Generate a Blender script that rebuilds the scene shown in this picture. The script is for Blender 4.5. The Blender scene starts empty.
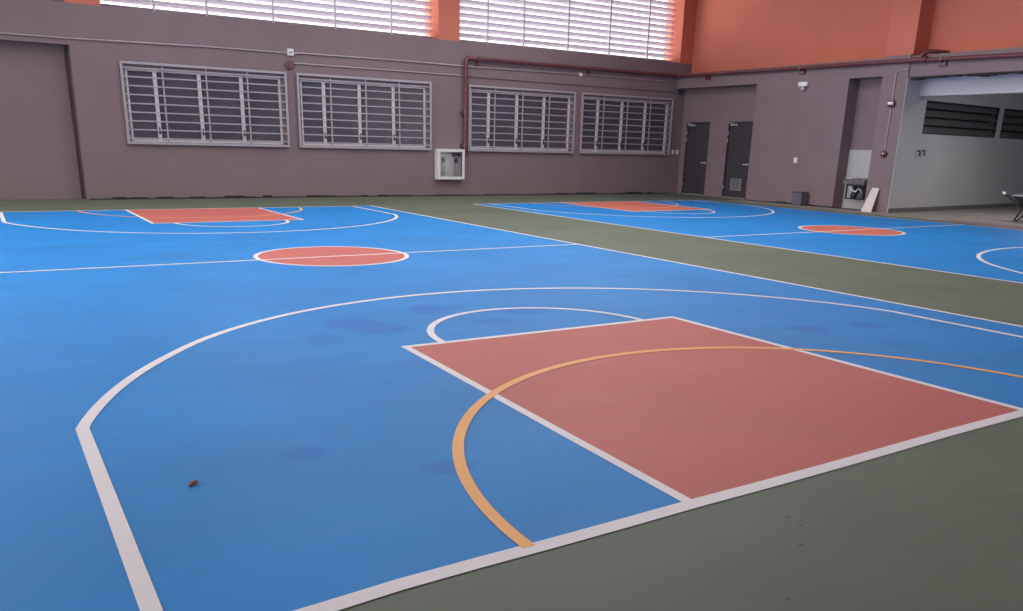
import bpy, bmesh, math, random
from mathutils import Vector, Matrix

random.seed(7)
S = bpy.context.scene
COL = S.collection

# ------------------------------------------------------------------ camera
def look_matrix(yaw, pitch, roll, loc):
    fw = Vector((math.sin(yaw) * math.cos(pitch), math.cos(yaw) * math.cos(pitch), math.sin(pitch)))
    rt = Vector((math.cos(yaw), -math.sin(yaw), 0))
    up = rt.cross(fw)
    c, s = math.cos(roll), math.sin(roll)
    r2 = c * rt + s * up
    u2 = -s * rt + c * up
    m = Matrix((r2, u2, -fw)).transposed().to_4x4()
    m.translation = Vector(loc)
    return m

cam_data = bpy.data.cameras.new('camera')
cam = bpy.data.objects.new('camera', cam_data)
COL.objects.link(cam)
cam.matrix_world = look_matrix(0.567912, -0.295062, 0.025984, (-3.42589, -2.08682, 1.30502))
cam_data.sensor_fit = 'HORIZONTAL'
cam_data.sensor_width = 36.0
cam_data.lens = 36.0 * 822.48 / 1023.0
cam_data.shift_y = 90.0 / 1023.0
cam_data.clip_end = 300
S.camera = cam

# ------------------------------------------------------------------ light, exposure
world = bpy.data.worlds.new('overcast_sky')
S.world = world
world.use_nodes = True
wn, wlk = world.node_tree.nodes, world.node_tree.links
wb = wn['Background']
# overcast sky with the hazy glow of a hidden sun low over the far left
SUN_DIR = Vector((-0.72, 0.60, 0.34)).normalized()
SKY_BASE, SKY_GLOW = 2.2, 6.0
wtc = wn.new('ShaderNodeTexCoord')
wdot = wn.new('ShaderNodeVectorMath'); wdot.operation = 'DOT_PRODUCT'
wdot.inputs[1].default_value = SUN_DIR
wlk.new(wtc.outputs['Generated'], wdot.inputs[0])
wmr = wn.new('ShaderNodeMapRange')
wmr.interpolation_type = 'SMOOTHSTEP'
wmr.inputs['From Min'].default_value = 0.45
wmr.inputs['From Max'].default_value = 1.0
wmr.inputs['To Min'].default_value = SKY_BASE
wmr.inputs['To Max'].default_value = SKY_BASE + SKY_GLOW
wlk.new(wdot.outputs['Value'], wmr.inputs['Value'])
wb.inputs['Color'].default_value = (1.0, 0.97, 0.98, 1)
wlk.new(wmr.outputs['Result'], wb.inputs['Strength'])

def area_light(name, loc, sx, sy, power, color=(1, 0.97, 0.94), rot=(0, 0, 0)):
    d = bpy.data.lights.new(name, 'AREA')
    d.shape = 'RECTANGLE'
    d.size, d.size_y = sx, sy
    d.energy = power
    d.color = color
    o = bpy.data.objects.new(name, d)
    o.location = loc
    o.rotation_euler = rot
    COL.objects.link(o)
    return o

# added overhead fill strips that brighten the hall, not actual fittings
for rx, ry, ly, pw in ((-4.0, 9.5, 12.0, 135), (0.5, 10.0, 12.0, 240), (5.0, 10.0, 12.0, 280), (9.0, 10.0, 12.0, 290)):
    area_light('overhead_fill', (rx, ry, 6.05), 1.6, ly, pw)
# added fill light under the bay ceiling, lifts the white wall
area_light('bay_fill', (16.6, 6.8, 3.05), 0.6, 1.6, 50)

S.view_settings.view_transform = 'Standard'
S.view_settings.look = 'None'
S.view_settings.gamma = 1.0
S.view_settings.use_curve_mapping = False
S.view_settings.exposure = 0.06

# ------------------------------------------------------------------ materials
def lin(c):
    return tuple(((v / 255) / 12.92 if v / 255 <= 0.04045 else ((v / 255 + 0.055) / 1.055) ** 2.4) for v in c) + (1,)

def material(name, rgb, rough=0.6, metal=0.0, var=0.12, scale=6.0, spec=0.5, bump=0.0, stretch=None):
    """Principled surface whose colour wanders a little with noise."""
    m = bpy.data.materials.new(name)
    m.use_nodes = True
    nt = m.node_tree
    b = nt.nodes['Principled BSDF']
    b.inputs['Roughness'].default_value = rough
    b.inputs['Metallic'].default_value = metal
    b.inputs['Specular IOR Level'].default_value = spec
    tc = nt.nodes.new('ShaderNodeTexCoord')
    src = tc.outputs['Object']
    if stretch:
        mp = nt.nodes.new('ShaderNodeMapping')
        mp.inputs['Scale'].default_value = stretch
        nt.links.new(src, mp.inputs['Vector'])
        src = mp.outputs['Vector']
    n = nt.nodes.new('ShaderNodeTexNoise')
    n.inputs['Scale'].default_value = scale
    n.inputs['Detail'].default_value = 6
    nt.links.new(src, n.inputs['Vector'])
    r = nt.nodes.new('ShaderNodeValToRGB')
    c = lin(rgb)
    r.color_ramp.elements[0].position = 0.3
    r.color_ramp.elements[1].position = 0.7
    r.color_ramp.elements[0].color = tuple(v * (1 - var) for v in c[:3]) + (1,)
    r.color_ramp.elements[1].color = tuple(min(1, v * (1 + var)) for v in c[:3]) + (1,)
    nt.links.new(n.outputs['Fac'], r.inputs['Fac'])
    nt.links.new(r.outputs['Color'], b.inputs['Base Color'])
    if bump:
        bp = nt.nodes.new('ShaderNodeBump')
        bp.inputs['Strength'].default_value = bump
        bp.inputs['Distance'].default_value = 0.01
        n2 = nt.nodes.new('ShaderNodeTexNoise')
        n2.inputs['Scale'].default_value = scale * 14
        nt.links.new(src, n2.inputs['Vector'])
        nt.links.new(n2.outputs['Fac'], bp.inputs['Height'])
        nt.links.new(bp.outputs['Normal'], b.inputs['Normal'])
    return m

def court_paint(name, rgb, streak, spots=(), spot_rgb=None, rough=0.5, var=0.10, streak_amt=0.35, spec=0.34):
    """Acrylic court coating: broad tone drift, faint pale sweeping streaks and wet-looking patches."""
    m = bpy.data.materials.new(name)
    m.use_nodes = True
    nt = m.node_tree
    N, Lk = nt.nodes, nt.links
    b = N['Principled BSDF']
    b.inputs['Specular IOR Level'].default_value = spec
    tc = N.new('ShaderNodeTexCoord')
    n1 = N.new('ShaderNodeTexNoise')
    n1.inputs['Scale'].default_value = 0.9
    n1.inputs['Detail'].default_value = 5
    Lk.new(tc.outputs['Object'], n1.inputs['Vector'])
    r1 = N.new('ShaderNodeValToRGB')
    c = lin(rgb)
    r1.color_ramp.elements[0].position = 0.3
    r1.color_ramp.elements[1].position = 0.7
    r1.color_ramp.elements[0].color = tuple(v * (1 - var) for v in c[:3]) + (1,)
    r1.color_ramp.elements[1].color = tuple(min(1, v * (1 + var)) for v in c[:3]) + (1,)
    Lk.new(n1.outputs['Fac'], r1.inputs['Fac'])
    col = r1.outputs['Color']
    # sweeping squeegee streaks
    mp = N.new('ShaderNodeMapping')
    mp.inputs['Rotation'].default_value = (0, 0, 0.5)
    mp.inputs['Scale'].default_value = (0.5, 3.2, 1)
    Lk.new(tc.outputs['Object'], mp.inputs['Vector'])
    n2 = N.new('ShaderNodeTexNoise')
    n2.inputs['Scale'].default_value = 1.6
    n2.inputs['Detail'].default_value = 8
    n2.inputs['Roughness'].default_value = 0.62
    n2.inputs['Distortion'].default_value = 0.6
    Lk.new(mp.outputs['Vector'], n2.inputs['Vector'])
    r2 = N.new('ShaderNodeValToRGB')
    r2.color_ramp.elements[0].position = 0.56
    r2.color_ramp.elements[0].color = (0, 0, 0, 1)
    r2.color_ramp.elements[1].position = 0.86
    r2.color_ramp.elements[1].color = (streak_amt,) * 3 + (1,)
    Lk.new(n2.outputs['Fac'], r2.inputs['Fac'])
    mx = N.new('ShaderNodeMix')
    mx.data_type = 'RGBA'
    Lk.new(r2.outputs['Color'], mx.inputs['Factor'])
    Lk.new(col, mx.inputs['A'])
    mx.inputs['B'].default_value = lin(streak)
    col = mx.outputs['Result']
    # individual patches with their own outlines
    wob = N.new('ShaderNodeTexNoise')
    wob.inputs['Scale'].default_value = 5.0
    wob.inputs['Detail'].default_value = 3
    Lk.new(tc.outputs['Object'], wob.inputs['Vector'])
    for (sx, sy, rx, ry, amt) in spots:
        sub = N.new('ShaderNodeVectorMath'); sub.operation = 'SUBTRACT'
        sub.inputs[1].default_value = (sx, sy, 0)
        Lk.new(tc.outputs['Object'], sub.inputs[0])
        mul = N.new('ShaderNodeVectorMath'); mul.operation = 'MULTIPLY'
        mul.inputs[1].default_value = (1 / rx, 1 / ry, 0)
        Lk.new(sub.outputs[0], mul.inputs[0])
        ln = N.new('ShaderNodeVectorMath'); ln.operation = 'LENGTH'
        Lk.new(mul.outputs[0], ln.inputs[0])
        ad = N.new('ShaderNodeMath'); ad.operation = 'MULTIPLY_ADD'
        ad.inputs[1].default_value = 1.3
        Lk.new(wob.outputs['Fac'], ad.inputs[0])
        Lk.new(ln.outputs['Value'], ad.inputs[2])
        mr = N.new('ShaderNodeMapRange')
        mr.inputs['From Min'].default_value = 1.25
        mr.inputs['From Max'].default_value = 1.75
        mr.inputs['To Min'].default_value = min(1, amt * 1.6)
        mr.inputs['To Max'].default_value = 0
        Lk.new(ad.outputs[0], mr.inputs['Value'])
        m2 = N.new('ShaderNodeMix'); m2.data_type = 'RGBA'
        Lk.new(mr.outputs['Result'], m2.inputs['Factor'])
        Lk.new(col, m2.inputs['A'])
        m2.inputs['B'].default_value = lin(spot_rgb)
        col = m2.outputs['Result']
    Lk.new(col, b.inputs['Base Color'])
    rr = N.new('ShaderNodeMapRange')
    rr.inputs['To Min'].default_value = rough - 0.08
    rr.inputs['To Max'].default_value = rough + 0.12
    Lk.new(n2.outputs['Fac'], rr.inputs['Value'])
    Lk.new(rr.outputs['Result'], b.inputs['Roughness'])
    bp = N.new('ShaderNodeBump')
    bp.inputs['Strength'].default_value = 0.12
    bp.inputs['Distance'].default_value = 0.004
    n3 = N.new('ShaderNodeTexNoise')
    n3.inputs['Scale'].default_value = 160
    Lk.new(tc.outputs['Object'], n3.inputs['Vector'])
    Lk.new(n3.outputs['Fac'], bp.inputs['Height'])
    Lk.new(bp.outputs['Normal'], b.inputs['Normal'])
    return m

BLUE_SPOTS = [(-1.20, 3.60, 0.22, 0.30, .55), (-1.05, 3.42, 0.20, 0.22, .5), (-1.59, 3.24, 0.16, 0.2, .35),
              (-0.40, 3.90, 0.25, 0.22, .5), (-1.27, 2.34, 0.2, 0.2, .2), (-2.40, 1.21, 0.13, 0.10, .4),
              (-1.92, 0.77, 0.13, 0.08, .5), (1.86, 1.94, 0.18, 0.16, .55), (2.44, 1.87, 0.18, 0.15, .45),
              (2.0, 1.32, 0.12, 0.12, .35), (0.25, 3.55, 0.3, 0.2, .4), (-0.2, 3.25, .16, .16, .4)]
M_GREEN = court_paint('green_court_coating', (97, 107, 90), (132, 138, 120),
                      [(7.62, 5.48, 0.35, 0.16, .6), (9.6, 4.6, .5, .2, .3), (-1.02, -0.27, .016, .012, .8), (-1.17, -0.45, .014, .014, .8), (-1.50, -0.67, .012, .016, .7), (-1.04, -0.34, .010, .010, .8)], (70, 76, 66), var=0.1, streak_amt=0.4, spec=0.4)
M_BLUE = court_paint('blue_court_coating', (6, 131, 210), (70, 148, 210), BLUE_SPOTS, (0, 112, 200), var=0.09, streak_amt=0.4)
M_RED = court_paint('red_court_coating', (198, 104, 97), (206, 130, 124), (), None, var=0.06)
M_REDB = court_paint('orange_red_court_coating', (208, 112, 98), (212, 138, 126), (), None, var=0.05)
M_LINE = material('white_line_paint', (238, 230, 234), 0.5, var=0.04, scale=3, bump=0.1)
M_ORANGE_LINE = material('orange_line_paint', (250, 178, 104), 0.5, var=0.05, scale=4)
M_BROWN = material('brown_grey_wall_paint', (135, 117, 121), 0.75, var=0.05, scale=1.2, spec=0.25, bump=0.15)
M_TERRA = material('terracotta_wall_paint', (206, 118, 98), 0.75, var=0.05, scale=0.9, spec=0.25, bump=0.15)
M_WHITEWALL = material('white_wall_paint', (206, 206, 212), 0.7, var=0.04, scale=1.0, spec=0.3)
M_SKIRT = material('grey_skirting', (120, 118, 120), 0.7)
M_CONCRETE = material('dusty_concrete', (150, 142, 134), 0.85, var=0.16, scale=2.5)
M_DUST = material('purple_grey_dust', (132, 112, 120), 0.9, var=0.25, scale=5)
M_GAP = material('dark_wall_joint', (46, 42, 42), 0.9, var=0.3, scale=9)
M_STEEL = material('grey_painted_steel', (174, 167, 176), 0.45, metal=0.2, var=0.05)
M_ALU = material('pale_aluminium', (236, 228, 232), 0.4, metal=0.1, var=0.05)
M_LOUVRE = material('louvre_metal', (196, 188, 198), 0.5, metal=0.1, var=0.05)
M_GLASS_DARK = material('dark_window_glass', (88, 82, 94), 0.3, var=0.2, scale=1.5, spec=0.5)
M_DOOR = material('charcoal_door_paint', (66, 60, 68), 0.5, var=0.05)
M_REDPIPE = material('dark_red_pipe_paint', (108, 60, 66), 0.22, var=0.08, scale=8)
M_REDDEV = material('dark_red_plastic', (104, 38, 42), 0.35, var=0.06)
M_CONDUIT = material('galvanised_conduit', (176, 164, 168), 0.45, metal=0.2, var=0.08)
M_WHITE = material('white_enamel', (226, 224, 228), 0.4, var=0.03)
M_WHITEB = material('white_board', (222, 210, 208), 0.6, var=0.04)
M_GREYPL = material('light_grey_panel', (186, 184, 188), 0.6, var=0.05, scale=2)
M_BIN = material('dark_grey_plastic', (74, 72, 82), 0.5, var=0.12)
M_BINP = material('grey_bin_plastic', (104, 99, 112), 0.5, var=0.12)
M_DULL = material('dull_grey_louvre', (98, 95, 100), 0.6)
M_BLACK = material('black_metal', (34, 36, 42), 0.45, var=0.1)
M_STAINLESS = material('stainless_steel', (150, 146, 150), 0.35, metal=0.6, var=0.06)
M_HOSE = material('white_canvas_hose', (206, 200, 196), 0.8, var=0.1, scale=20)
M_ROOF = material('grey_roof_sheet', (150, 148, 146), 0.7)
M_BARK = material('dry_leaf_brown', (150, 108, 98), 0.8, var=0.3, scale=40)
M_LAMPWHITE = material('lamp_lens', (240, 240, 240), 0.3, var=0.02)

def glass_material():
    m = bpy.data.materials.new('clear_cabinet_glass')
    m.use_nodes = True
    nt = m.node_tree
    out = nt.nodes['Material Output']
    t = nt.nodes.new('ShaderNodeBsdfTransparent')
    t.inputs['Color'].default_value = (0.98, 0.98, 0.98, 1)
    g = nt.nodes.new('ShaderNodeBsdfGlossy')
    g.inputs['Roughness'].default_value = 0.05
    f = nt.nodes.new('ShaderNodeFresnel')
    f.inputs['IOR'].default_value = 1.35
    mx = nt.nodes.new('ShaderNodeMixShader')
    nt.links.new(f.outputs[0], mx.inputs[0])
    nt.links.new(t.outputs[0], mx.inputs[1])
    nt.links.new(g.outputs[0], mx.inputs[2])
    nt.links.new(mx.outputs[0], out.inputs['Surface'])
    return m
M_CLEAR = glass_material()

# ------------------------------------------------------------------ mesh helpers
class MB:
    """collects shapes into one mesh"""
    def __init__(self):
        self.bm = bmesh.new()

    def box(self, x0, y0, z0, x1, y1, z1, bevel=0.0, rot=None, pivot=None):
        g = bmesh.ops.create_cube(self.bm, size=1.0)['verts']
        for v in g:
            v.co = Vector(((x0 + x1) / 2 + v.co.x * (x1 - x0), (y0 + y1) / 2 + v.co.y * (y1 - y0), (z0 + z1) / 2 + v.co.z * (z1 - z0)))
        if bevel:
            es = list({e for v in g for e in v.link_edges})
            r = bmesh.ops.bevel(self.bm, geom=es, offset=bevel, segments=2, affect='EDGES', profile=0.6)
            g = list({v for f in r['faces'] for v in f.verts} | {v for v in g if v.is_valid})
        if rot:
            piv = Vector(pivot or ((x0 + x1) / 2, (y0 + y1) / 2, (z0 + z1) / 2))
            for v in g:
                v.co = rot @ (v.co - piv) + piv
        return self

    def hexa(self, p):
        """solid from 8 corners: bottom ring of 4, then top ring of 4"""
        v = [self.bm.verts.new(q) for q in p]
        for f in ((3, 2, 1, 0), (4, 5, 6, 7), (0, 1, 5, 4), (1, 2, 6, 5), (2, 3, 7, 6), (3, 0, 4, 7)):
            self.bm.faces.new([v[i] for i in f])
        return self

    def tube(self, pts, r, seg=10, caps=True):
        pts = [Vector(p) for p in pts]
        rings = []
        n = len(pts)
        ref = None
        for i, p in enumerate(pts):
            if i == 0:
                d = (pts[1] - p).normalized()
            elif i == n - 1:
                d = (p - pts[i - 1]).normalized()
            else:
                d = ((pts[i + 1] - p).normalized() + (p - pts[i - 1]).normalized()).normalized()
            if ref is None:
                ref = Vector((0, 0, 1)) if abs(d.z) < 0.9 else Vector((1, 0, 0))
            a = (ref - d * ref.dot(d)).normalized()
            b = d.cross(a)
            ref = a
            rad = r[i] if isinstance(r, (list, tuple)) else r
            rings.append([self.bm.verts.new(p + rad * (math.cos(t) * a + math.sin(t) * b)) for t in [2 * math.pi * k / seg for k in range(seg)]])
        for i in range(n - 1):
            for k in range(seg):
                self.bm.faces.new((rings[i][k], rings[i][(k + 1) % seg], rings[i + 1][(k + 1) % seg], rings[i + 1][k]))
        if caps:
            self.bm.faces.new(rings[0][::-1])
            self.bm.faces.new(rings[-1])
        return self

    def disc_stack(self, c, axis, prof, seg=20):
        """lathe about axis through c; prof = [(distance along axis, radius)]"""
        axis = Vector(axis).normalized()
        pts = [Vector(c) + axis * h for h, _ in prof]
        ref = Vector((0, 0, 1)) if abs(axis.z) < 0.9 else Vector((1, 0, 0))
        a = (ref - axis * ref.dot(axis)).normalized()
        b = axis.cross(a)
        rings = [[self.bm.verts.new(p + max(rad, 1e-4) * (math.cos(t) * a + math.sin(t) * b)) for t in [2 * math.pi * k / seg for k in range(seg)]] for p, (_, rad) in zip(pts, prof)]
        for i in range(len(rings) - 1):
            for k in range(seg):
                self.bm.faces.new((rings[i][k], rings[i][(k + 1) % seg], rings[i + 1][(k + 1) % seg], rings[i + 1][k]))
        self.bm.faces.new(rings[0][::-1])
        self.bm.faces.new(rings[-1])
        return self

    def ribbon(self, pts, w, z, closed=False):
        """flat painted line of width w along a floor polyline, with mitred corners"""
        pts = [Vector((p[0], p[1])) for p in pts]
        n = len(pts)
        L, R = [], []
        for i, p in enumerate(pts):
            if closed:
                a, b = pts[(i - 1) % n], pts[(i + 1) % n]
            else:
                a, b = pts[max(i - 1, 0)], pts[min(i + 1, n - 1)]
            d1 = (p - a).normalized() if (p - a).length > 1e-9 else (b - p).normalized()
            d2 = (b - p).normalized() if (b - p).length > 1e-9 else d1
            n1, n2 = Vector((-d1.y, d1.x)), Vector((-d2.y, d2.x))
            m = (n1 + n2).normalized()
            k = min(1 / max(m.dot(n1), 0.3), 2.0) * w / 2
            L.append(self.bm.verts.new((p.x + m.x * k, p.y + m.y * k, z)))
            R.append(self.bm.verts.new((p.x - m.x * k, p.y - m.y * k, z)))
        rng = range(n) if closed else range(n - 1)
        for i in rng:
            j = (i + 1) % n
            self.bm.faces.new((R[i], R[j], L[j], L[i]))
        return self

    def poly(self, pts, z):
        self.bm.faces.new([self.bm.verts.new((p[0], p[1], z)) for p in pts])
        return self

    def build(self, name, mat, parent=None, smooth=False):
        bmesh.ops.recalc_face_normals(self.bm, faces=self.bm.faces)
        me = bpy.data.meshes.new(name)
        self.bm.to_mesh(me)
        self.bm.free()
        me.materials.append(mat)
        if smooth:
            for p in me.polygons:
                p.use_smooth = True
            try:
                me.set_sharp_from_angle(angle=math.radians(40))
            except Exception:
                pass
        o = bpy.data.objects.new(name, me)
        COL.objects.link(o)
        if parent:
            o.parent = parent
        return o

def flat_up(o):
    """make painted floor faces look upward"""
    for p in o.data.polygons:
        if p.normal.z < 0:
            p.flip()
    return o

def tag(o, label, cat, group=None, kind=None):
    o['label'] = label
    o['category'] = cat
    if group:
        o['group'] = group
    if kind:
        o['kind'] = kind
    return o

def empty(name, loc, label, cat, group=None, kind=None, rz=0.0):
    o = bpy.data.objects.new(name, None)
    o.empty_display_size = 0.1
    o.location = loc
    o.rotation_euler = (0, 0, rz)
    COL.objects.link(o)
    return tag(o, label, cat, group, kind)

FAR_Y, SIDE_X = 17.54, 14.68
# wall-local frames: x along the wall, y into the wall, z up
def far(name, x, z, label, cat, group=None, kind=None, d=0.0):
    return empty(name, (x, FAR_Y + d, z), label, cat, group, kind)
def side(name, s, z, label, cat, group=None, kind=None, d=0.0):
    return empty(name, (SIDE_X + d, FAR_Y - s, z), label, cat, group, kind, -math.pi / 2)

def side_mesh(o):
    o.location = (SIDE_X, FAR_Y, 0)
    o.rotation_euler = (0, 0, -math.pi / 2)
    return o

# ------------------------------------------------------------------ floor and court markings
fl = MB()
nx, ny = 24, 24
fl.box(-16, -12, -0.2, SIDE_X + 0.6, FAR_Y + 0.6, 0)
floor = tag(fl.build('floor', M_GREEN), 'matt green coated hall floor around and between the two blue courts', 'floor', kind='structure')

LW = 0.052

def arc(cx, cy, r, a0, a1, n=72):
    return [(cx + r * math.cos(math.radians(a0 + (a1 - a0) * i / n)), cy + r * math.sin(math.radians(a0 + (a1 - a0) * i / n))) for i in range(n + 1)]

LEN, HW, KD, KW = 14.70, 3.62, 2.79, 1.225
TPX, TPY, TPR, TPC = 3.195, 2.0, 3.33, 1.212
FTR, CCR, ORR = 0.885, 0.876, 1.985

# the hand-taped near end line wavers by a centimetre or two
END_LINE = [(-HW, -0.050), (-3.2, -0.040), (-2.75, -0.026), (-2.49, -0.011), (-2.2, -0.010), (-1.93, -0.014), (-1.62, -0.014), (-1.24, -0.011),
            (-0.83, -0.016), (-0.3, -0.015), (0.45, -0.006), (1.15, -0.011), (2.2, -0.012), (HW, -0.012)]
# radius of the hand-marked three-point arc, by angle from the right-hand corner
TP_TABLE = [(13.5, 3.27), (16, 3.305), (25, 3.325), (60, 3.32), (90, 3.335), (107, 3.33), (116, 3.328), (125, 3.315), (134, 3.295), (142, 3.264), (147, 3.258), (154, 3.256), (161, 3.26), (167, 3.268)]
def tp_radius(deg):
    for (a0, r0), (a1, r1) in zip(TP_TABLE, TP_TABLE[1:]):
        if deg <= a1:
            t = max(0, (deg - a0) / (a1 - a0))
            return r0 + (r1 - r0) * t
    return TP_TABLE[-1][1]

FRONT_KEY = [(-1.262, 0.0), (-1.156, KD - LW / 2 + 0.035), (1.209, KD - LW / 2 + 0.012), (1.209, 0.0)]
def court(bx, red, label, red_label, skew=None):
    top = MB().poly([(bx - HW, 0), (bx + HW, 0), (bx + HW, LEN), (bx - HW, LEN)], 0.001).build('playing_area', M_BLUE, floor)
    flat_up(top)['label'] = label
    def end(flip):
        return (lambda x, y: (bx + x, LEN - y)) if flip else (lambda x, y: (bx + x, y))
    for flip in (False, True):
        F = end(flip)
        q = [(-KW, 0), (-KW, KD), (KW, KD), (KW, 0)] if (flip or not skew) else skew
        k = MB().poly([F(x, y) for x, y in q], 0.002).build('key_area', red, top)
        flat_up(k)['label'] = red_label
    cc = MB().poly(arc(bx + 0.025, LEN / 2, CCR, 0, 355, 71), 0.002).build('centre_circle', red, top)
    flat_up(cc)['label'] = red_label.replace('key rectangle', 'centre circle')
    h = LW / 2
    m = MB()
    m.ribbon([(bx - HW + h, -0.03), (bx - HW + h, LEN - h), (bx + HW - h, LEN - h), (bx + HW - h, -0.03)], LW, 0.003)
    m.ribbon([(bx + x, y) for x, y in END_LINE], 0.068, 0.00305)
    flat_up(m.build('boundary_line', M_LINE, top))
    m = MB()
    hy = LEN / 2 - (0.07 if skew else 0)
    m.ribbon([(bx - HW + LW, hy), (bx + HW - LW, hy)], LW * 0.95, 0.0031)
    flat_up(m.build('halfway_line', M_LINE, top))
    m = MB()
    m.ribbon(arc(bx + 0.025, LEN / 2, CCR, 0, 355, 71), LW, 0.0032, True)
    flat_up(m.build('circle_line', M_LINE, top))
    for flip in (False, True):
        F = end(flip)
        m = MB()
        kp = [(-KW + h, 0.0), (-KW + h, KD - h), (KW - h, KD - h), (KW - h, 0.0)]
        if skew and not flip:
            kp = skew
        m.ribbon([F(x, y) for x, y in kp], LW, 0.0033)
        flat_up(m.build('key_line', M_LINE, top))
        m = MB()
        m.ribbon([F(x, y) for x, y in arc(0.012, KD - h + (0.022 if skew and not flip else 0), FTR, 1.0, 179.0)], LW, 0.0034)
        flat_up(m.build('free_throw_arc', M_LINE, top))
        a = math.degrees(math.atan2(TPY - TPC, TPX - h))
        r = math.hypot(TPY - TPC, TPX - h)
        pts = []
        m = MB()
        leg_r = [(TPX - h, 0.0), (TPX - h, TPY)]
        leg_l = [(-TPX + h, TPY), (-TPX + h, 0.0)]
        curve = []
        for i in range(97):
            t = math.radians(a + (180 - 2 * a) * i / 96)
            rr = r if i in (0, 96) else tp_radius(math.degrees(t))
            curve.append((rr * math.cos(t), TPC + rr * math.sin(t)))
        m.ribbon([F(x, y) for x, y in leg_r[:1] + curve + leg_l[1:]], 0.057, 0.0035)
        flat_up(m.build('three_point_line', M_LINE, top))
        m = MB()
        m.ribbon([F(x, y) for x, y in arc(-0.022 if skew and not flip else 0, 0, ORR, 0, 180)], LW, 0.0038)
        flat_up(m.build('practice_arc', M_ORANGE_LINE, top))['label'] = 'orange painted arc across the key'
    return top

court(0.0, M_RED, 'blue coated court in the front', 'dusty red key rectangle', FRONT_KEY)
court(9.70, M_REDB, 'blue coated court beyond the green strip', 'orange red key rectangle')

# dust-covered strip along the opening to the bay
d = MB()
pts_a, pts_b = [], []
for i in range(25):
    y = 8.1 - i * 0.34
    pts_a.append((13.42 + 0.10 * random.random() + 0.12 * math.sin(i * 0.9), y))
    pts_b.append((14.20 + 0.18 * random.random(), y))
for i in range(24):
    d.bm.faces.new([d.bm.verts.new((p[0], p[1], 0.004)) for p in (pts_a[i], pts_b[i], pts_b[i + 1], pts_a[i + 1])])
flat_up(d.build('dusty_strip', M_DUST, floor))['label'] = 'purple grey dusty strip along the bay opening'

# ------------------------------------------------------------------ far wall
WIN = [(-0.65, 2.805), (3.035, 6.46), (7.52, 10.92), (11.13, 14.545)]   # grille extents along the wall
GZ0, GZ1 = 1.135, 2.765
WZ0, WZ1 = 1.19, 2.64
SILL = 3.77
w = MB()
RX = -1.52
w.box(-9.5, 0, 3.0, RX, 0.6, SILL)
w.box(-9.5, 0.30, 0, RX - 0.085, 0.6, 3.0)
w.box(RX - 0.085, 0.36, 0, RX, 0.6, 3.0)      # open joint at the edge of the recess
xs = RX
for (a, b) in WIN:
    w.box(xs, 0, 0, a + 0.10, 0.6, SILL)
    w.box(a + 0.10, 0, 0, b - 0.12, 0.6, WZ0)
    w.box(a + 0.10, 0, WZ1, b - 0.12, 0.6, SILL)
    w.box(a + 0.10, 0.45, WZ0, b - 0.12, 0.6, WZ1)
    xs = b - 0.12
w.box(xs, 0, 0, SIDE_X + 0.9, 0.6, SILL)
wf = w.build('wall_far', M_BROWN)
wf.location = (0, FAR_Y, 0)
tag(wf, 'brown grey painted far wall below the louvred openings', 'wall', kind='structure')

# terracotta piers between the louvre bays
for i, (a, b, lab) in enumerate([(-1.50, -0.875, 'terracotta pier between the first and second louvre bays from the left'),
                                 (6.69, 7.285, 'terracotta pier in the middle of the louvred far wall'),
                                 (14.735, 15.35, 'terracotta pier in the corner beside the side wall')]):
    m = MB().box(a, 0.004, SILL, b, 0.75, 6.2)
    o = m.build('pillar', M_TERRA)
    o.location = (0, FAR_Y, 0)
    tag(o, lab, 'pillar', kind='structure')

# louvre bays
BAYS = [(-9.5, -1.50, [-8.0, -6.5, -5.0, -3.5, -2.4], 'louvred opening at the far left, mostly out of view'),
        (-0.875, 6.69, [0.19, 1.267, 2.709, 4.176, 5.605], 'long louvred opening above the two left grilled windows'),
        (7.285, 14.735, [8.318, 9.434, 10.89, 12.338, 13.765], 'long louvred opening above the two right grilled windows')]
PITCH = 0.158
for i, (a, b, mul, lab) in enumerate(BAYS):
    root = far('window_%d' % (i + 5), (a + b) / 2, SILL, lab, 'louvred window', kind='structure')
    cx = (a + b) / 2
    m = MB()
    z = 0.05
    tilt = math.radians(35)
    while z < 2.4:
        m.box(a - cx, 0.39, z - 0.007, b - cx, 0.54, z + 0.007, rot=Matrix.Rotation(-tilt, 3, 'X'))
        z += PITCH
    o = m.build('louvre_blades', M_LOUVRE, root)
    for x in mul:
        MB().box(x - cx - 0.022, 0.37, 0, x - cx + 0.022, 0.42, 2.43).build('mullion', M_LOUVRE, root)
    MB().box(a - cx, 0.36, -0.02, b - cx, 0.56, 0.02).build('sill_rail', M_LOUVRE, root)

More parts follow.
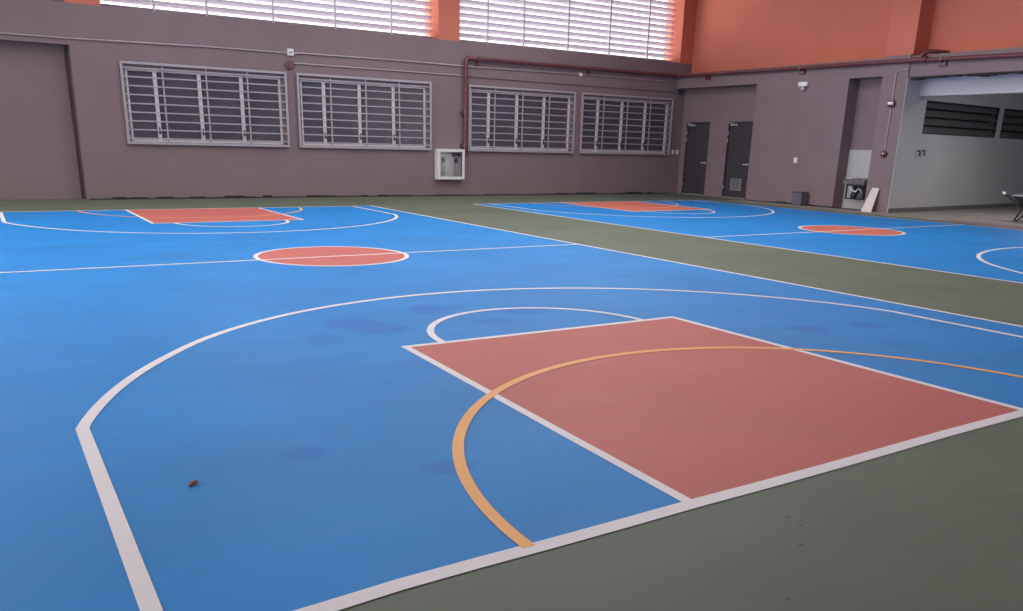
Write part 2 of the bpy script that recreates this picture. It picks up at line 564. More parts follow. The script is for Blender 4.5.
# grilled windows
WL = ['dark glazed window nearest the blank recess, left end of the far wall',
      'dark glazed window second from the left recess',
      'dark glazed window just right of the red riser pipe',
      'dark glazed window nearest the corner doors']
GL = ['grey steel security grille nearest the blank recess at the left end',
      'grey steel security grille left of the white hose cabinet',
      'grey steel security grille just right of the red riser pipe',
      'grey steel security grille nearest the corner with the doors']
def grille(i, a, b):
    cx = (a + b) / 2
    hw = (b - a) / 2
    g = far('security_grille', cx, GZ0, GL[i], 'window grille', 'security grilles on the far wall')
    y0, y1 = -0.075, -0.035
    H = GZ1 - GZ0
    f = MB()
    t = 0.05
    f.box(-hw, y0, 0, -hw + t, y1, H, 0.004); f.box(hw - t, y0, 0, hw, y1, H, 0.004)
    f.box(-hw + t, y0, 0, hw - t, y1, t, 0.004); f.box(-hw + t, y0, H - t, hw - t, y1, H, 0.004)
    for sx in (-hw + 0.02, hw - 0.02):
        for z in (0.25, H - 0.25):
            f.box(sx - 0.02, y1, z - 0.02, sx + 0.02, 0.0, z + 0.02)
    f.build('frame', M_STEEL, g)
    for k in range(9):
        z = H * (0.075 + 0.1063 * k)
        MB().box(-hw + t, -0.066, z - 0.0125, hw - t, -0.044, z + 0.0125).build('crossbar', M_STEEL, g)
    for fr in (0.236, 0.492, 0.746):
        x = -hw + 2 * hw * fr
        MB().box(x - 0.015, -0.046, t, x + 0.015, -0.028, H - t).build('upright_bar', M_STEEL, g)
    return g
def window(i, a, b):
    a, b = a + 0.10, b - 0.12
    cx = (a + b) / 2
    hw = (b - a) / 2
    r = far('window_%d' % (i + 1), cx, WZ0, WL[i], 'window', kind='structure')
    H = WZ1 - WZ0
    f = MB()
    t = 0.045
    f.box(-hw, 0.04, 0, -hw + t, 0.12, H); f.box(hw - t, 0.04, 0, hw, 0.12, H)
    f.box(-hw + t, 0.04, 0, hw - t, 0.12, t); f.box(-hw + t, 0.04, H - t, hw - t, 0.12, H)
    f.build('window_frame', M_ALU, r)
    frs = [0.0, 0.177, 0.453, 0.729, 1.0]
    for k in range(1, 4):
        x = -hw + 2 * hw * frs[k]
        mm = MB()
        mm.box(x - 0.036, 0.045, t, x - 0.004, 0.12, H - t)
        mm.box(x + 0.004, 0.045, t, x + 0.036, 0.12, H - t)
        mm.box(x - 0.004, 0.06, t, x + 0.004, 0.12, H - t)
        mu = mm.build('mullion', M_ALU, r)
        hd = MB()
        hd.box(x - 0.012, 0.020, 0.16, x + 0.012, 0.045, 0.30, 0.003)
        hd.box(x - 0.018, 0.000, 0.17, x + 0.018, 0.020, 0.21, 0.003)
        hd.build('latch', M_BLACK, mu)
    for k in range(4):
        x0 = -hw + 2 * hw * frs[k] + (t if k == 0 else 0.036)
        x1 = -hw + 2 * hw * frs[k + 1] - (t if k == 3 else 0.036)
        m = MB()
        m.box(x0, 0.085, t, x1, 0.093, H - t)
        m.build('pane', M_GLASS_DARK, r)
for i, (a, b) in enumerate(WIN):
    window(i, a, b)
    grille(i, a, b)

# ragged dark joint where the walls meet the floor
def joint(name, length, mesh_fix, start, skips=()):
    m = MB()
    x = start
    while x < length:
        dx = random.uniform(0.12, 0.45)
        h = random.choice((0.02, 0.028, 0.035, 0.05)) * random.uniform(0.8, 1.2)
        if not any(p < x < q for p, q in skips):
            m.box(x, -0.012 - random.random() * 0.012, 0.0, x + dx + 0.02, 0.004, h)
        x += dx
    o = m.box(start, -0.010, 0.0, length, 0.004, 0.022).build(name, M_GAP)
    mesh_fix(o)
    return tag(o, 'dark ragged joint line along the foot of the ' + ('far wall' if name == 'trim_1' else 'side wall with the doors'), 'wall joint', kind='structure')
joint('trim_1', 14.5, lambda o: setattr(o, 'location', (0, FAR_Y, 0)), -1.5)
joint('trim_2', 7.0, side_mesh, 3.15, ((6.0, 6.9),))

# ------------------------------------------------------------------ side wall (local: s along, d into, z)
BEAM0, BEAM1 = 3.05, 3.45
sw = MB()
RD = 0.35
sw.box(-0.6, 0, BEAM0, 6.92, 0.62, BEAM1)                  # beam band
D1, D2 = (0.20, 1.165), (1.89, 2.82)
DH = 2.115
s0 = -0.6
for (a, b) in (D1, D2):
    sw.box(s0, RD, 0, a, 0.62, BEAM0)
    sw.box(a, RD, DH, b, 0.62, BEAM0)
    sw.box(a, RD + 0.14, 0, b, 0.62, DH)
    s0 = b
sw.box(s0, RD, 0, 3.13, 0.62, BEAM0)
sw.box(3.13, 0, 0, 6.0, 0.62, BEAM0)
sw.box(6.0, 0.40, 0, 6.92, 0.62, BEAM0)                     # niche back
sw.box(6.92, -0.035, 0, 7.545, 0.06, BEAM1 + 0.03)
sw.box(6.92, 0.06, 0, 7.45, 0.62, BEAM1 + 0.03)           # column
sw.box(7.545, -0.035, 3.0, 7.56, 0.62, BEAM1 + 0.03)
sw.box(7.56, 0, 3.0, 14.5, 0.30, BEAM1)
sw.box(7.56, 0.30, 3.3, 14.5, 0.62, BEAM1)                     # lintel over the bay
wsd = side_mesh(sw.build('wall_side', M_BROWN))
tag(wsd, 'brown grey side wall with door recess, niche and column', 'wall', kind='structure')
up = MB()
up.box(-0.6, 0.54, BEAM1, 6.90, 0.8, 6.2)
up.box(7.60, 0.50, BEAM1, 14.5, 0.8, 6.2)
wup = side_mesh(up.build('wall_upper', M_TERRA))
tag(wup, 'terracotta upper side wall above the brown band', 'wall', kind='structure')
pl = side_mesh(MB().box(6.90, -0.02, BEAM1 + 0.03, 7.60, 0.62, 6.2).build('pillar', M_TERRA))
tag(pl, 'terracotta pier on the side wall above the red alarm bells', 'pillar', kind='structure')

# corner doors
def door(n, a, b, label):
    r = side('door_%d' % n, (a + b) / 2, 0, label, 'door', kind='structure', d=RD)
    hw = (b - a) / 2
    fr = MB()
    fr.box(-hw, 0.0, 0, -hw + 0.035, 0.14, DH); fr.box(hw - 0.035, 0.0, 0, hw, 0.14, DH); fr.box(-hw, 0.0, DH - 0.035, hw, 0.14, DH)
    fr.build('door_frame', M_DOOR, r)
    lf = MB()
    lf.box(-hw + 0.037, 0.045, 0.03, hw - 0.037, 0.09, DH - 0.037, 0.003)
    leaf = lf.build('door_leaf', M_DOOR, r)
    v = MB()
    for k in range(6):
        z = 0.26 + k * 0.045
        v.box(-0.17, 0.030, z, 0.17, 0.046, z + 0.018, rot=Matrix.Rotation(0.5, 3, 'X'))
    v.box(-0.20, 0.036, 0.22, -0.17, 0.046, 0.55); v.box(0.17, 0.036, 0.22, 0.20, 0.046, 0.55)
    v.box(-0.20, 0.036, 0.53, 0.20, 0.046, 0.55); v.box(-0.20, 0.036, 0.22, 0.20, 0.046, 0.24)
    v.build('vent', M_BIN if n == 1 else M_STEEL, leaf)
    h = MB()
    h.disc_stack((hw - 0.10, 0.045, 0.95), (0, -1, 0), [(0, 0.028), (0.012, 0.028), (0.014, 0.012), (0.05, 0.012)])
    h.tube([(hw - 0.10, -0.002, 0.95), (hw - 0.16, -0.006, 0.952), (hw - 0.23, -0.004, 0.948)], 0.011)
    h.build('door_handle', M_ALU, leaf, True)
    c = MB()
    c.box(-hw + 0.08, -0.015, DH - 0.12, -hw + 0.34, 0.045, DH - 0.06, 0.005)
    c.tube([(-hw + 0.12, -0.01, DH - 0.055), (-hw + 0.02, -0.06, DH - 0.04), (-hw + 0.24, -0.03, DH - 0.03)], 0.01)
    c.build('door_closer', M_STEEL, leaf)
    for z in (0.3, 1.6, 1.8):
        MB().tube([(-hw + 0.03, 0.0, z - 0.05), (-hw + 0.03, 0.0, z + 0.05)], 0.014).build('hinge', M_STEEL, r)
    MB().box(-hw + 0.036, -0.01, 0, hw - 0.036, 0.13, 0.026).build('threshold', M_CONCRETE, r)
door(1, D1[0], D1[1], 'charcoal louvred-foot door in the corner beside the last grilled window')
door(2, D2[0], D2[1], 'charcoal door at the right side of the recess, pale slatted vent at its foot')

# niche: pale panel at the back
p = MB().box(6.005, 0.375, 0, 6.915, 0.399, 1.41)
tag(side_mesh(p.build('wall_panel', M_GREYPL)), 'pale grey panel lining the lower back of the narrow niche', 'wall panel', kind='structure')

# ------------------------------------------------------------------ open bay behind the side wall
b = MB()
def slanted(x):
    return 9.982 + 0.085 * (x - SIDE_X)
def bay_piece(m, x0, x1, z0, z1, t0=0.0, t1=0.4):
    m.hexa([(x0, slanted(x0) + t0, z0), (x1, slanted(x1) + t0, z0), (x1, slanted(x1) + t1, z0), (x0, slanted(x0) + t1, z0),
            (x0, slanted(x0) + t0, z1), (x1, slanted(x1) + t0, z1), (x1, slanted(x1) + t1, z1), (x0, slanted(x0) + t1, z1)])
L1, L2 = (15.66, 19.45), (19.68, 22.8)
LZ0, LZ1 = 1.81, 2.56
bay_piece(b, SIDE_X + 0.30, 24, 0, LZ0)
bay_piece(b, SIDE_X + 0.30, 24, LZ1, 3.3)
bay_piece(b, SIDE_X - 0.026, SIDE_X + 0.30, 0, 2.998, 0.0, 0.012)
for x0, x1 in ((SIDE_X + 0.30, L1[0]), (L1[1], L2[0]), (L2[1], 24)):
    bay_piece(b, x0, x1, LZ0, LZ1)
bay_piece(b, L1[0], L1[1], LZ0, LZ1, 0.36, 0.4)
bay_piece(b, L2[0], L2[1], LZ0, LZ1, 0.36, 0.4)
tag(b.build('wall_bay', M_WHITEWALL), 'white wall inside the open bay beyond the column', 'wall', kind='structure')
b2 = MB()
b2.box(23.6, 2.0, 0, 24.0, 12, 3.3)
b2.box(SIDE_X, 2.6, 0, 24.0, 3.0, 3.3)
bk_ = MB().box(-10, -6.3, 0, 14.7, -6.0, 6.2)  # added unseen walls, hold back sky light from the rear and near left
bk_.box(-10, -6.0, 0, -9.7, 4.0, 6.2)
tag(bk_.build('wall_light_block', M_BROWN), 'brown grey wall added behind the camera to block light, out of view', 'wall', kind='structure')
tag(b2.build('wall_back', M_WHITEWALL), 'white back walls of the open bay, out of view', 'wall', kind='structure')
tag(MB().box(SIDE_X + 0.31, 2.6, 3.1, 24, 12, 3.3).build('ceiling', M_WHITEWALL), 'white ceiling slab of the open bay', 'ceiling', kind='structure')
tag(MB().box(15.26, 2.6, 2.63, 15.6, slanted(15.5) + 0.02, 3.3).build('beam', M_WHITEWALL), 'white beam spanning the open bay under the brown lintel', 'beam', kind='structure')
tag(MB().box(SIDE_X + 0.6, 2.0, -0.2, 24, 12, 0.0).build('floor_bay', M_CONCRETE), 'dusty bare concrete floor of the open bay', 'floor', kind='structure')
ap = MB()
a_pts = [(13.75 + 0.08 * math.sin(k * 1.7) + 0.05 * random.random(), 14.6 - k * 0.3) for k in range(41)]
for k in range(40):
    ap.bm.faces.new([ap.bm.verts.new((x, y, 0.0025)) for x, y in (a_pts[k], a_pts[k + 1], (15.3, a_pts[k + 1][1]), (15.3, a_pts[k][1]))])
flat_up(tag(ap.build('floor_apron', M_CONCRETE), 'bare concrete apron between the court edge and the bay', 'floor', kind='structure'))
bs = MB()
bay_piece(bs, SIDE_X, 23.6, 0, 0.10, -0.015, 0.0)
tag(bs.build('baseboard_bay', M_SKIRT), 'grey skirting along the foot of the white bay wall', 'baseboard', kind='structure')
# broken plaster edge under the lintel
bp_ = MB()
s = 7.62
while s < 12:
    ds = random.uniform(0.06, 0.3)
    if random.random() < 0.85:
        bp_.box(s, -0.004, 3.0 - random.uniform(0.02, 0.06), s + ds, 0.2, 3.004)
    s += ds
tag(side_mesh(bp_.build('trim_3', M_GAP)), 'dark broken plaster edge under the lintel of the bay', 'plaster edge', kind='structure')
# high louvred windows of the bay
for i, ((x0, x1), lab) in enumerate(((L1, 'dark louvred window high on the white bay wall, nearest the column'),
                                     (L2, 'dark louvred window high on the white bay wall, cut by the right picture edge'))):
    ang = math.atan(0.085)
    r = empty('window_%d' % (8 + i), (x0, slanted(x0), LZ0), lab, 'louvred window', kind='structure', rz=ang)
    Lw = (x1 - x0) / math.cos(ang)
    H = LZ1 - LZ0
    f = MB()
    f.box(0, 0.02, 0, 0.03, 0.1, H); f.box(Lw - 0.03, 0.02, 0, Lw, 0.1, H)
    f.box(0, 0.02, 0, Lw, 0.1, 0.025); f.box(0, 0.02, H - 0.025, Lw, 0.1, H)
    f.build('window_frame', M_BLACK, r)
    m = MB()
    n = 4
    for k in range(n):
        z = H * k / n
        m.hexa([(0.03, 0.02, z + 0.02), (Lw - 0.03, 0.02, z + 0.02), (Lw - 0.03, 0.03, z + 0.02), (0.03, 0.03, z + 0.02),
                (0.03, 0.09, z + H / n - 0.015), (Lw - 0.03, 0.09, z + H / n - 0.015), (Lw - 0.03, 0.10, z + H / n - 0.015), (0.03, 0.10, z + H / n - 0.015)])
    m.build('louvre_blades', M_DULL, r)
    bk = MB().box(0.01, 0.2, 0.01, Lw - 0.01, 0.22, H - 0.01)
    bk.build('backing', M_BLACK, r)
# roof above the hall
rf = MB()
rf.box(-10, -5, 6.2, 16, FAR_Y + 1.0, 6.35)
tag(rf.build('ceiling', M_ROOF), 'grey roof deck over the hall, above the picture', 'roof', kind='structure')

# ------------------------------------------------------------------ red water pipe
wp = far('water_pipe', 7.42, 1.0, 'dark red water pipe rising by the white cabinet and running round both walls', 'pipe')
px0 = 7.42
PR = 0.045
def fp(x, d, z):
    return (x - px0, d, z - 1.0)
def rp(s, d, z):
    return (SIDE_X + d - px0, -s, z - 1.0)
MB().tube([fp(px0, -0.10, 0.98), fp(px0, -0.10, 3.30)], 0.05, 14).build('riser', M_REDPIPE, wp, True)
MB().tube([fp(px0, -0.10, 3.28), fp(px0 + 0.01, -0.10, 3.35), fp(px0 + 0.05, -0.10, 3.385), fp(px0 + 0.12, -0.10, 3.39)], 0.056, 14).build('elbow', M_REDPIPE, wp, True)
MB().tube([fp(px0 + 0.1, -0.10, 3.385), fp(SIDE_X - 0.16, -0.10, 3.40)], PR, 14).build('far_wall_run', M_REDPIPE, wp, True)
MB().tube([fp(SIDE_X - 0.2, -0.10, 3.40), fp(SIDE_X - 0.12, -0.11, 3.40), rp(0.16, -0.10, 3.395), rp(0.24, -0.10, 3.395)], 0.054, 14).build('elbow', M_REDPIPE, wp, True)
MB().tube([rp(0.2, -0.10, 3.395), rp(7.3, -0.10, 3.345), rp(12.5, -0.10, 3.24)], PR, 14).build('side_wall_run', M_REDPIPE, wp, True)
for x, z in ((7.42, 2.09), (7.42, 1.29)):
    cpl = MB()
    cpl.tube([fp(x, -0.10, z - 0.07), fp(x, -0.10, z + 0.07)], 0.068, 16)
    cpl.box(x - px0 - 0.11, -0.12, z - 1.03, x - px0 - 0.05, 0.0, z - 0.97)
    cpl.build('coupling', M_REDPIPE, wp, True)
for x in (7.78, 11.33):
    m = MB()
    m.box(x - px0 - 0.025, -0.155, 2.335, x - px0 + 0.025, -0.145, 2.44)
    m.box(x - px0 - 0.025, -0.155, 2.325, x - px0 + 0.025, 0.0, 2.338)
    m.box(x - px0 - 0.04, -0.06, 2.24, x - px0 + 0.04, 0.0, 2.338)
    m.build('bracket', M_REDPIPE, wp)
for s_ in (1.3, 4.6, 8.35):
    m = MB()
    z = 3.395 - 0.0075 * s_ - 1.0
    cx, cy = SIDE_X - px0, -s_
    m.box(cx - 0.155, cy - 0.03, z - 0.065, cx, cy + 0.03, z - 0.045)
    m.box(cx - 0.155, cy - 0.03, z - 0.065, cx - 0.145, cy + 0.03, z + 0.05)
    m.box(cx - 0.06, cy - 0.08, z - 0.15, cx, cy + 0.08, z - 0.045)
    m.build('bracket', M_REDPIPE, wp)
tee = MB()
tee.tube([rp(7.70, -0.10, 3.345), rp(8.0, -0.10, 3.34)], 0.062, 14)
tee.tube([rp(7.85, -0.10, 3.35), rp(7.86, -0.10, 3.43), rp(7.90, -0.07, 3.485), rp(7.97, -0.02, 3.51), rp(8.05, 0.10, 3.51), rp(8.1, 0.50, 3.51)], 0.045, 12)
tee.build('tee_branch', M_REDPIPE, wp, True)

# ------------------------------------------------------------------ conduits and small wall fittings on the far wall
c = MB().tube([(0, 0, 0), (7.9, 0, 0.03), (10.6, 0, 0.08), (12.6, 0, 0.085)], 0.016, 8).build('electrical_conduit', M_CONDUIT, None, True)
c.location = (-9.5, FAR_Y - 0.022, 3.085)
tag(c, 'thin grey conduit running left from the white junction box', 'conduit', 'conduits on the far wall')
c = MB().tube([(0, 0, 0), (2.6, 0, 0.02), (4.5, 0, 0.01), (8.1, 0, 0.045), (11.55, 0, 0.045)], 0.016, 8).build('electrical_conduit', M_CONDUIT, None, True)
c.location = (3.04, FAR_Y - 0.022, 3.185)
tag(c, 'thin grey conduit running right from the white junction box, just under the red pipe', 'conduit', 'conduits on the far wall')
c = MB().tube([(0, 0, 0), (4.4, 0, 0.004)], 0.014, 8).build('electrical_conduit', M_CONDUIT, None, True)
c.location = (3.0, FAR_Y - 0.02, 2.965)
tag(c, 'lower thin conduit from the round dark red box above the second grille', 'conduit', 'conduits on the far wall')
c = MB().tube([(0, 0, 0), (7.25, 0, -0.01)], 0.014, 8).build('electrical_conduit', M_BROWN, None, True)
c.location = (7.46, FAR_Y - 0.02, 2.962)
tag(c, 'lower brown painted conduit above the two right grilles, ending at the dark box', 'conduit', 'conduits on the far wall')
c = MB().tube([(0, 0, 0), (0.02, 0, -1.58)], 0.012, 8).build('electrical_conduit', M_BROWN, None, True)
c.location = (14.70, FAR_Y - 0.018, 2.90)
tag(c, 'vertical brown painted conduit dropping from the dark box to the switches', 'conduit', 'conduits on the far wall')

def wall_box(name, x, z, wx, wz, dep, mat, label, cat, mat2=None):
    r = far(name, x, z, label, cat)
    MB().box(-wx / 2, -dep, -wz / 2, wx / 2, 0, wz / 2, 0.008).build('housing', mat, r)
    MB().box(-wx / 2 + 0.015, -dep - 0.006, -wz / 2 + 0.015, wx / 2 - 0.015, -dep + 0.002, wz / 2 - 0.015, 0.003).build('cover', mat2 or mat, r)
    return r
r = wall_box('junction_box', 2.93, 3.188, 0.145, 0.145, 0.06, M_WHITE, 'white square junction box on the conduit between the first two grilles', 'junction box')
MB().box(-0.04, -0.072, -0.012, 0.04, -0.064, 0.008).build('slot', M_BIN, r)
wall_box('junction_box', 11.07, 3.225, 0.09, 0.09, 0.05, M_WHITE, 'tiny white junction box above the gap between the two right grilles', 'junction box')
wall_box('junction_box', 14.76, 2.955, 0.17, 0.13, 0.06, M_BIN, 'dark junction box at the right end of the lower conduit', 'junction box')
r = far('alarm_sounder', 2.90, 2.93, 'round dark red box between the first two grilles below the conduit', 'alarm')
MB().disc_stack((0, 0, 0), (0, -1, 0), [(0, 0.10), (0.05, 0.10), (0.065, 0.085)]).build('housing', material('faded_maroon_box', (112, 76, 82), 0.6), r, True)
MB().disc_stack((0, -0.06, 0), (0, -1, 0), [(0, 0.05), (0.02, 0.045)]).build('cover', bpy.data.materials['faded_maroon_box'], r, True)
for x, lab in ((14.72, 'white wall switch nearest the corner grille'), (14.90, 'white wall switch tucked in the corner beside the first door')):
    far('wall_switch', x, 1.235, lab, 'switch', 'switch pair beside the corner grille')
for r in [o for o in COL.objects if o.name.startswith('wall_switch')]:
    MB().box(-0.045, -0.014, -0.065, 0.045, 0, 0.065, 0.004).build('plate', M_WHITE, r)
    MB().box(-0.018, -0.022, -0.03, 0.018, -0.012, 0.03, 0.003).build('rocker', M_WHITE, r)

# hose cabinet
CX0, CX1, CZ0, CZ1, CD = 6.575, 7.362, 0.424, 1.176, 0.15
cab = far('hose_cabinet', (CX0 + CX1) / 2, CZ0, 'white glass-fronted fire hose cabinet low on the far wall under the red riser', 'cabinet')
hw, H = (CX1 - CX0) / 2, CZ1 - CZ0
m = MB()
t = 0.02
m.box(-hw, -CD, 0, -hw + t, -0.002, H); m.box(hw - t, -CD, 0, hw, -0.002, H)
m.box(-hw + t, -CD, 0, hw - t, -0.002, t); m.box(-hw + t, -CD, H - t, hw - t, -0.002, H)
m.box(-hw + t, -0.02, t, hw - t, -0.002, H - t)
m.build('case', M_WHITE, cab)
m = MB()
fw_ = 0.07
y0, y1 = -CD - 0.02, -CD
m.box(-hw, y0, 0, -hw + fw_, y1, H, 0.003); m.box(hw - fw_, y0, 0, hw, y1, H, 0.003)
m.box(-hw + fw_, y0, 0, hw - fw_, y1, fw_, 0.003); m.box(-hw + fw_, y0, H - fw_, hw - fw_, y1, H, 0.003)
dr = m.build('cabinet_door', M_WHITE, cab)
MB().box(-hw + fw_, -CD - 0.012, fw_, hw - fw_, -CD - 0.009, H - fw_).build('glass', M_CLEAR, dr)
MB().box(hw - 0.05, y0 - 0.012, H / 2 - 0.03, hw - 0.02, y0, H / 2 + 0.03, 0.003).build('latch', M_ALU, dr)

def hose_valve(x, z, lab, hose_h):
    r = far('hose_valve', x, z, lab, 'fire valve', 'hose valves in the white cabinet')
    m = MB()
    m.disc_stack((0, -0.022, 0), (0, -1, 0), [(0, 0.045), (0.015, 0.045), (0.016, 0.026), (0.06, 0.026)])
    m.tube([(0, -0.065, 0.03), (0, -0.065, -0.07)], [0.034, 0.04], 12)
    m.build('valve_body', M_REDDEV, r, True)
    m = MB()
    m.disc_stack((0, -0.065, 0.03), (0, 0, 1), [(0, 0.02), (0.02, 0.02), (0.022, 0.045), (0.036, 0.045)])
    m.build('handwheel', M_REDDEV, r, True)
    m = MB()
    pts = [(-0.012, -0.065, -0.07), (-0.022, -0.07, -0.18), (-0.03, -0.075, -hose_h), (-0.005, -0.075, -hose_h - 0.035), (0.03, -0.075, -hose_h), (0.028, -0.07, -0.2), (0.012, -0.065, -0.09)]
    m.tube(pts, 0.022, 10)
    m.build('hose', M_HOSE, r, True)
hose_valve(6.80, 0.915, 'left dark red hose valve with white hose inside the cabinet', 0.34)
hose_valve(7.17, 0.895, 'right dark red hose valve with white hose inside the cabinet', 0.33)
m = MB()
m.tube([(0.16, -0.065, 0.0), (0.02, -0.065, 0.0), (-0.04, -0.065, -0.01)], [0.04, 0.04, 0.052], 12)
m.disc_stack((0.0, -0.075, 0.0), (0, -1, 0), [(0, 0.02), (0.03, 0.02), (0.032, 0.035), (0.042, 0.035)])
o = m.build('supply_valve', M_REDDEV, None, True)
o.location = (7.12, FAR_Y, 1.05)
tag(o, 'dark red supply valve in the top right corner of the hose cabinet', 'fire valve')

# ------------------------------------------------------------------ fittings on the side wall
e = side('emergency_light', 4.71, 2.92, 'white emergency light high on the side wall between doors and niche', 'emergency light')
MB().box(-0.14, -0.10, 0.0, 0.14, 0, 0.11, 0.012).build('housing', M_WHITE, e)
MB().box(-0.12, -0.11, 0.02, 0.12, -0.098, 0.09, 0.004).build('diffuser', M_LAMPWHITE, e)
m = MB()
m.disc_stack((0.0, -0.06, 0.0), (0.1, -0.25, -1), [(0, 0.02), (0.03, 0.025), (0.05, 0.042), (0.09, 0.045), (0.095, 0.038)])
m.build('lamp_head', M_WHITE, e, True)
sp = side('wall_switch', 4.70, 1.12, 'lone white switch plate low on the side wall above the grey bin', 'switch')
MB().box(-0.055, -0.014, -0.07, 0.055, 0, 0.07, 0.004).build('plate', M_WHITE, sp)
MB().box(-0.02, -0.022, -0.035, 0.02, -0.012, 0.035, 0.003).build('rocker', M_WHITE, sp)

CF = -0.035
def bell(z, s_, lab, square):
    r = side('fire_alarm', s_, z, lab, 'fire alarm', 'red fire alarms on the column', d=CF)
    if square:
        MB().box(-0.085, -0.07, -0.07, 0.085, 0, 0.07, 0.02).build('housing', M_REDDEV, r)
        MB().box(-0.065, -0.085, -0.02, 0.065, -0.066, 0.04, 0.005).build('strobe_lens', M_LAMPWHITE, r)
    else:
        MB().disc_stack((0, 0, 0), (0, -1, 0), [(0, 0.07), (0.03, 0.075), (0.06, 0.065), (0.075, 0.04)]).build('housing', M_REDDEV, r, True)
        MB().disc_stack((0.0, -0.07, 0.01), (0, -1, 0), [(0, 0.02), (0.015, 0.018)]).build('button', M_LAMPWHITE, r, True)
bell(2.44, 7.275, 'upper red fire alarm with white strobe on the column conduit', True)
bell(1.33, 7.27, 'lower round red call point at the foot of the column conduit', False)
m = MB()
m.tube([(0, 0, 1.42), (0, 0, 2.36)], 0.014, 8)
m.tube([(0, 0, 2.52), (0, 0, 3.08), (0.02, 0, 3.13), (0.07, 0, 3.15), (0.28, 0, 3.16)], 0.014, 8)
o = m.build('electrical_conduit', M_CONDUIT, None, True)
o.location = (SIDE_X + CF - 0.02, FAR_Y - 7.27, 0)
o.rotation_euler = (0, 0, -math.pi / 2)
tag(o, 'pale vertical conduit on the column linking the two red alarms', 'conduit')

# waste bin
bn = side('waste_bin', 5.13, 0, 'small dark grey plastic waste bin against the side wall near the niche', 'bin', d=-0.20)
m = MB()
def ring(hx, hy, z):
    return [(-hx, -hy, z), (hx, -hy, z), (hx, hy, z), (-hx, hy, z)]
m.hexa(ring(0.13, 0.10, 0.0) + ring(0.15, 0.12, 0.335))
for f in [f for f in m.bm.faces if all(v.co.z > 0.3 for v in f.verts)]:
    r = bmesh.ops.inset_region(m.bm, faces=[f], thickness=0.015)
    bmesh.ops.translate(m.bm, verts=f.verts, vec=(0, 0, -0.27))
m.build('bin_body', M_BINP, bn)
m = MB()
for (x0, y0, x1, y1) in ((-0.158, -0.128, 0.158, -0.115), (-0.158, 0.115, 0.158, 0.128), (-0.158, -0.115, -0.145, 0.115), (0.145, -0.115, 0.158, 0.115)):
    m.box(x0, y0, 0.31, x1, y1, 0.345)
m.build('rim', M_BIN, bn)
MB().hexa([(0.02, -0.113, 0.17), (0.11, -0.113, 0.17), (0.11, -0.105, 0.17), (0.02, -0.105, 0.17),
           (0.02, -0.116, 0.215), (0.11, -0.116, 0.215), (0.11, -0.105, 0.215), (0.02, -0.105, 0.215)]).build('sticker', M_WHITE, bn)

# drinking fountain in the niche
df = side('drinking_fountain', 6.50, 0, 'stainless wall-hung drinking fountain with open dark works inside the niche', 'drinking fountain', d=0.375)
m = MB()
hx = 0.30
m.box(-hx, -0.34, 0.60, hx, 0.0, 0.63)
m.box(-hx, -0.34, 0.63, -hx + 0.025, 0.0, 0.71); m.box(hx - 0.025, -0.34, 0.63, hx, 0.0, 0.71)
m.box(-hx + 0.025, -0.34, 0.63, hx - 0.025, -0.315, 0.70); m.box(-hx + 0.025, -0.03, 0.63, hx - 0.025, 0.0, 0.74)
m.build('basin', material('dull_steel_basin', (104, 98, 104), 0.5, var=0.15), df)
m = MB()
m.tube([(-0.08, -0.10, 0.63), (-0.08, -0.10, 0.74), (-0.08, -0.14, 0.76), (-0.08, -0.18, 0.745)], 0.012)
m.build('tap', M_ALU, df, True)
m = MB()
m.tube([(0.12, -0.10, 0.63), (0.12, -0.10, 0.73), (0.12, -0.13, 0.75), (0.12, -0.17, 0.74)], 0.012)
m.build('tap', M_ALU, df, True)
m = MB()
bx = 0.24
for sx in (-1, 1):
    m.box(sx * bx - 0.015, -0.26, 0.24, sx * bx + 0.015, -0.23, 0.60)
    m.box(sx * bx - 0.015, -0.23, 0.24, sx * bx + 0.015, 0.0, 0.26)
m.box(-bx, -0.26, 0.24, bx, -0.23, 0.27)
m.box(-bx, -0.26, 0.56, bx, -0.23, 0.60)
m.build('support_frame', M_BLACK, df)
MB().box(-bx + 0.015, -0.02, 0.26, bx - 0.015, 0.0, 0.60).build('back_plate', M_BLACK, df)
m = MB()
m.disc_stack((-0.10, -0.13, 0.265), (0, 0, 1), [(0, 0.07), (0.02, 0.08), (0.11, 0.08), (0.15, 0.05), (0.16, 0.01)])
m.build('compressor', M_BLACK, df, True)
m = MB()
m.tube([(-0.18, -0.2, 0.58), (-0.16, -0.2, 0.48), (-0.02, -0.2, 0.42), (0.05, -0.2, 0.5), (0.12, -0.19, 0.47), (0.14, -0.16, 0.33), (0.02, -0.16, 0.29)], 0.018, 8)
m.build('drain_pipe', M_ALU, df, True)
MB().box(0.04, -0.20, 0.27, 0.19, -0.06, 0.40, 0.01).build('filter_box', M_BIN, df)

# leaning board
lb = MB()
th = 0.02
lb.hexa([(7.02, -0.27, 0.001), (7.29, -0.27, 0.001), (7.29, -0.245, 0.001), (7.02, -0.245, 0.001),
         (7.10, -0.075, 0.55), (7.29, -0.075, 0.55), (7.29, -0.05, 0.555), (7.10, -0.05, 0.555)])
tag(side_mesh(lb.build('leaning_board', M_WHITEB)), 'narrow white board leaning against the foot of the column', 'board')

# two pipe stubs on the white wall
for x, z, lab in ((15.58, 1.37, 'short bent dark pipe stub on the white bay wall, nearer the column'),
                  (15.80, 1.38, 'short bent dark pipe stub on the white bay wall, farther from the column')):
    m = MB()
    m.tube([(0, 0.01, 0.05), (0, -0.06, 0.05), (-0.01, -0.08, 0.03), (-0.02, -0.08, -0.07)], 0.017, 10)
    o = m.build('pipe_stub', M_BLACK, None, True)
    o.location = (x, slanted(x), z)
    tag(o, lab, 'pipe stub', 'pipe stubs on the bay wall')

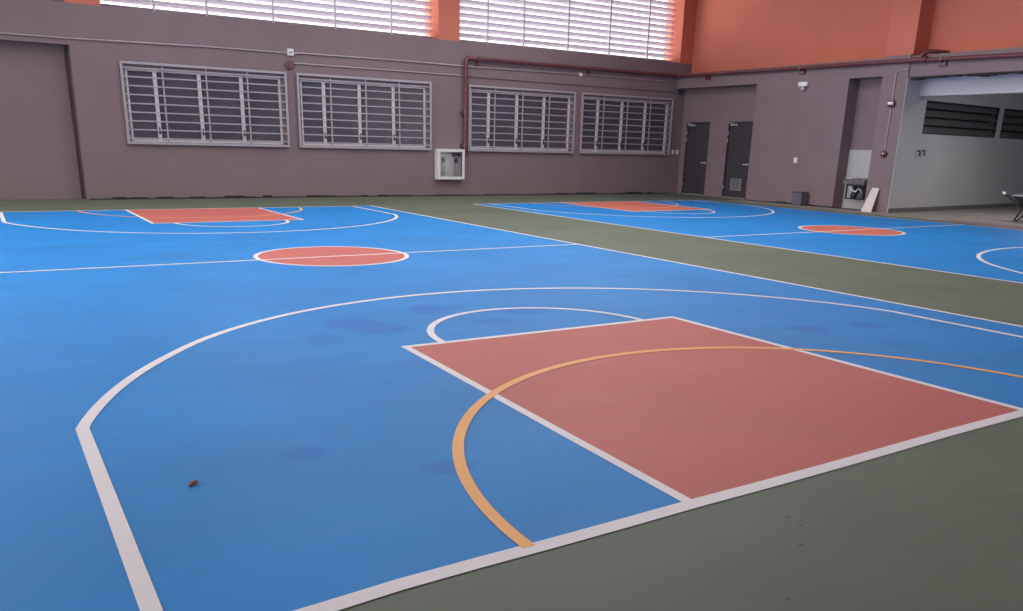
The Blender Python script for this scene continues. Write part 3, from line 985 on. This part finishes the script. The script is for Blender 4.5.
# wheelbarrow: local x towards the wheel
wbw = empty('wheelbarrow', (15.51, 7.49, 0), 'black wheelbarrow with pale grips standing in the open bay', 'wheelbarrow', rz=math.radians(-116))
m = MB()
y0 = 0.0
def trayring(x0, x1, hy, z):
    return [(x0, -hy + 0.25, z), (x1, -hy + 0.25, z), (x1, hy + 0.25, z), (x0, hy + 0.25, z)]
m.hexa(trayring(0.05, 0.62, 0.18, 0.31) + trayring(-0.14, 0.88, 0.31, 0.54))
for f in [f for f in m.bm.faces if all(v.co.z > 0.5 for v in f.verts)]:
    bmesh.ops.inset_region(m.bm, faces=[f], thickness=0.02)
    for v in f.verts:
        v.co.x = 0.38 + (v.co.x - 0.38) * 0.62
        v.co.y = 0.25 + (v.co.y - 0.25) * 0.62
        v.co.z = 0.345
m.build('tray', M_BLACK, wbw)
m = MB()
m.tube([(-0.14, -0.06, 0.54), (0.88, -0.06, 0.54), (0.88, 0.56, 0.54), (-0.14, 0.56, 0.54), (-0.14, -0.06, 0.54)], 0.014, 8)
m.build('tray_rim', M_STEEL, wbw, True)
for y in (0.0, 0.50):
    dy = 0.25 - y
    MB().tube([(-0.42, y, 0.545), (-0.31, y, 0.50), (0.06, y + dy * 0.2, 0.29), (0.45, y + dy * 0.35, 0.285), (1.02, y + dy * 0.72, 0.19)], 0.026, 10).build('handle', M_BLACK, wbw, True)
    MB().tube([(-0.55, y, 0.585), (-0.53, y, 0.582), (-0.43, y, 0.548), (-0.41, y, 0.54)], [0.016, 0.026, 0.027, 0.022], 10).build('grip', M_WHITE, wbw, True)
    MB().tube([(0.10, y + dy * 0.2, 0.30), (0.04, y + dy * 0.1, 0.15), (-0.02, y, 0.025), (0.03, y, 0.018), (0.08, y + dy * 0.05, 0.03), (0.22, y + dy * 0.1, 0.15), (0.42, y + dy * 0.3, 0.285)], 0.018, 8).build('leg', M_BLACK, wbw, True)
m = MB()
m.disc_stack((1.02, 0.215, 0.19), (0, 1, 0), [(0, 0.12), (0.005, 0.17), (0.02, 0.188), (0.05, 0.188), (0.065, 0.17), (0.07, 0.12)], 28)
wl = m.build('wheel', M_BLACK, wbw, True)
MB().disc_stack((1.02, 0.205, 0.19), (0, 1, 0), [(0, 0.03), (0.004, 0.10), (0.086, 0.10), (0.09, 0.03)], 20).build('hub', M_STEEL, wl, True)
MB().tube([(1.02, 0.10, 0.19), (1.02, 0.40, 0.19)], 0.012).build('axle', M_STEEL, wbw)

# crumpled leaf on the court
m = MB()
for k in range(7):
    a0 = k / 7 * math.pi
    m.hexa([(-0.028 + 0.008 * k, -0.012 * math.sin(a0), 0.0), (-0.020 + 0.008 * k, -0.012 * math.sin(a0 + .4), 0.0), (-0.020 + 0.008 * k, 0.014 * math.sin(a0 + .4), 0.002), (-0.028 + 0.008 * k, 0.014 * math.sin(a0), 0.001),
            (-0.027 + 0.008 * k, -0.010 * math.sin(a0), 0.014 * math.sin(a0) + 0.002), (-0.020 + 0.008 * k, -0.010 * math.sin(a0 + .4), 0.018 * math.sin(a0 + .4) + 0.002),
            (-0.020 + 0.008 * k, 0.011 * math.sin(a0 + .4), 0.012 * math.sin(a0 + .4) + 0.002), (-0.027 + 0.008 * k, 0.011 * math.sin(a0), 0.014 * math.sin(a0) + 0.002)])
lf = m.build('dry_leaf', M_BARK)
lf.location = (-2.87, 1.09, 0.0012)
lf.rotation_euler = (0, 0, 0.7)
tag(lf, 'tiny crumpled brown leaf lying alone on the blue court', 'leaf')
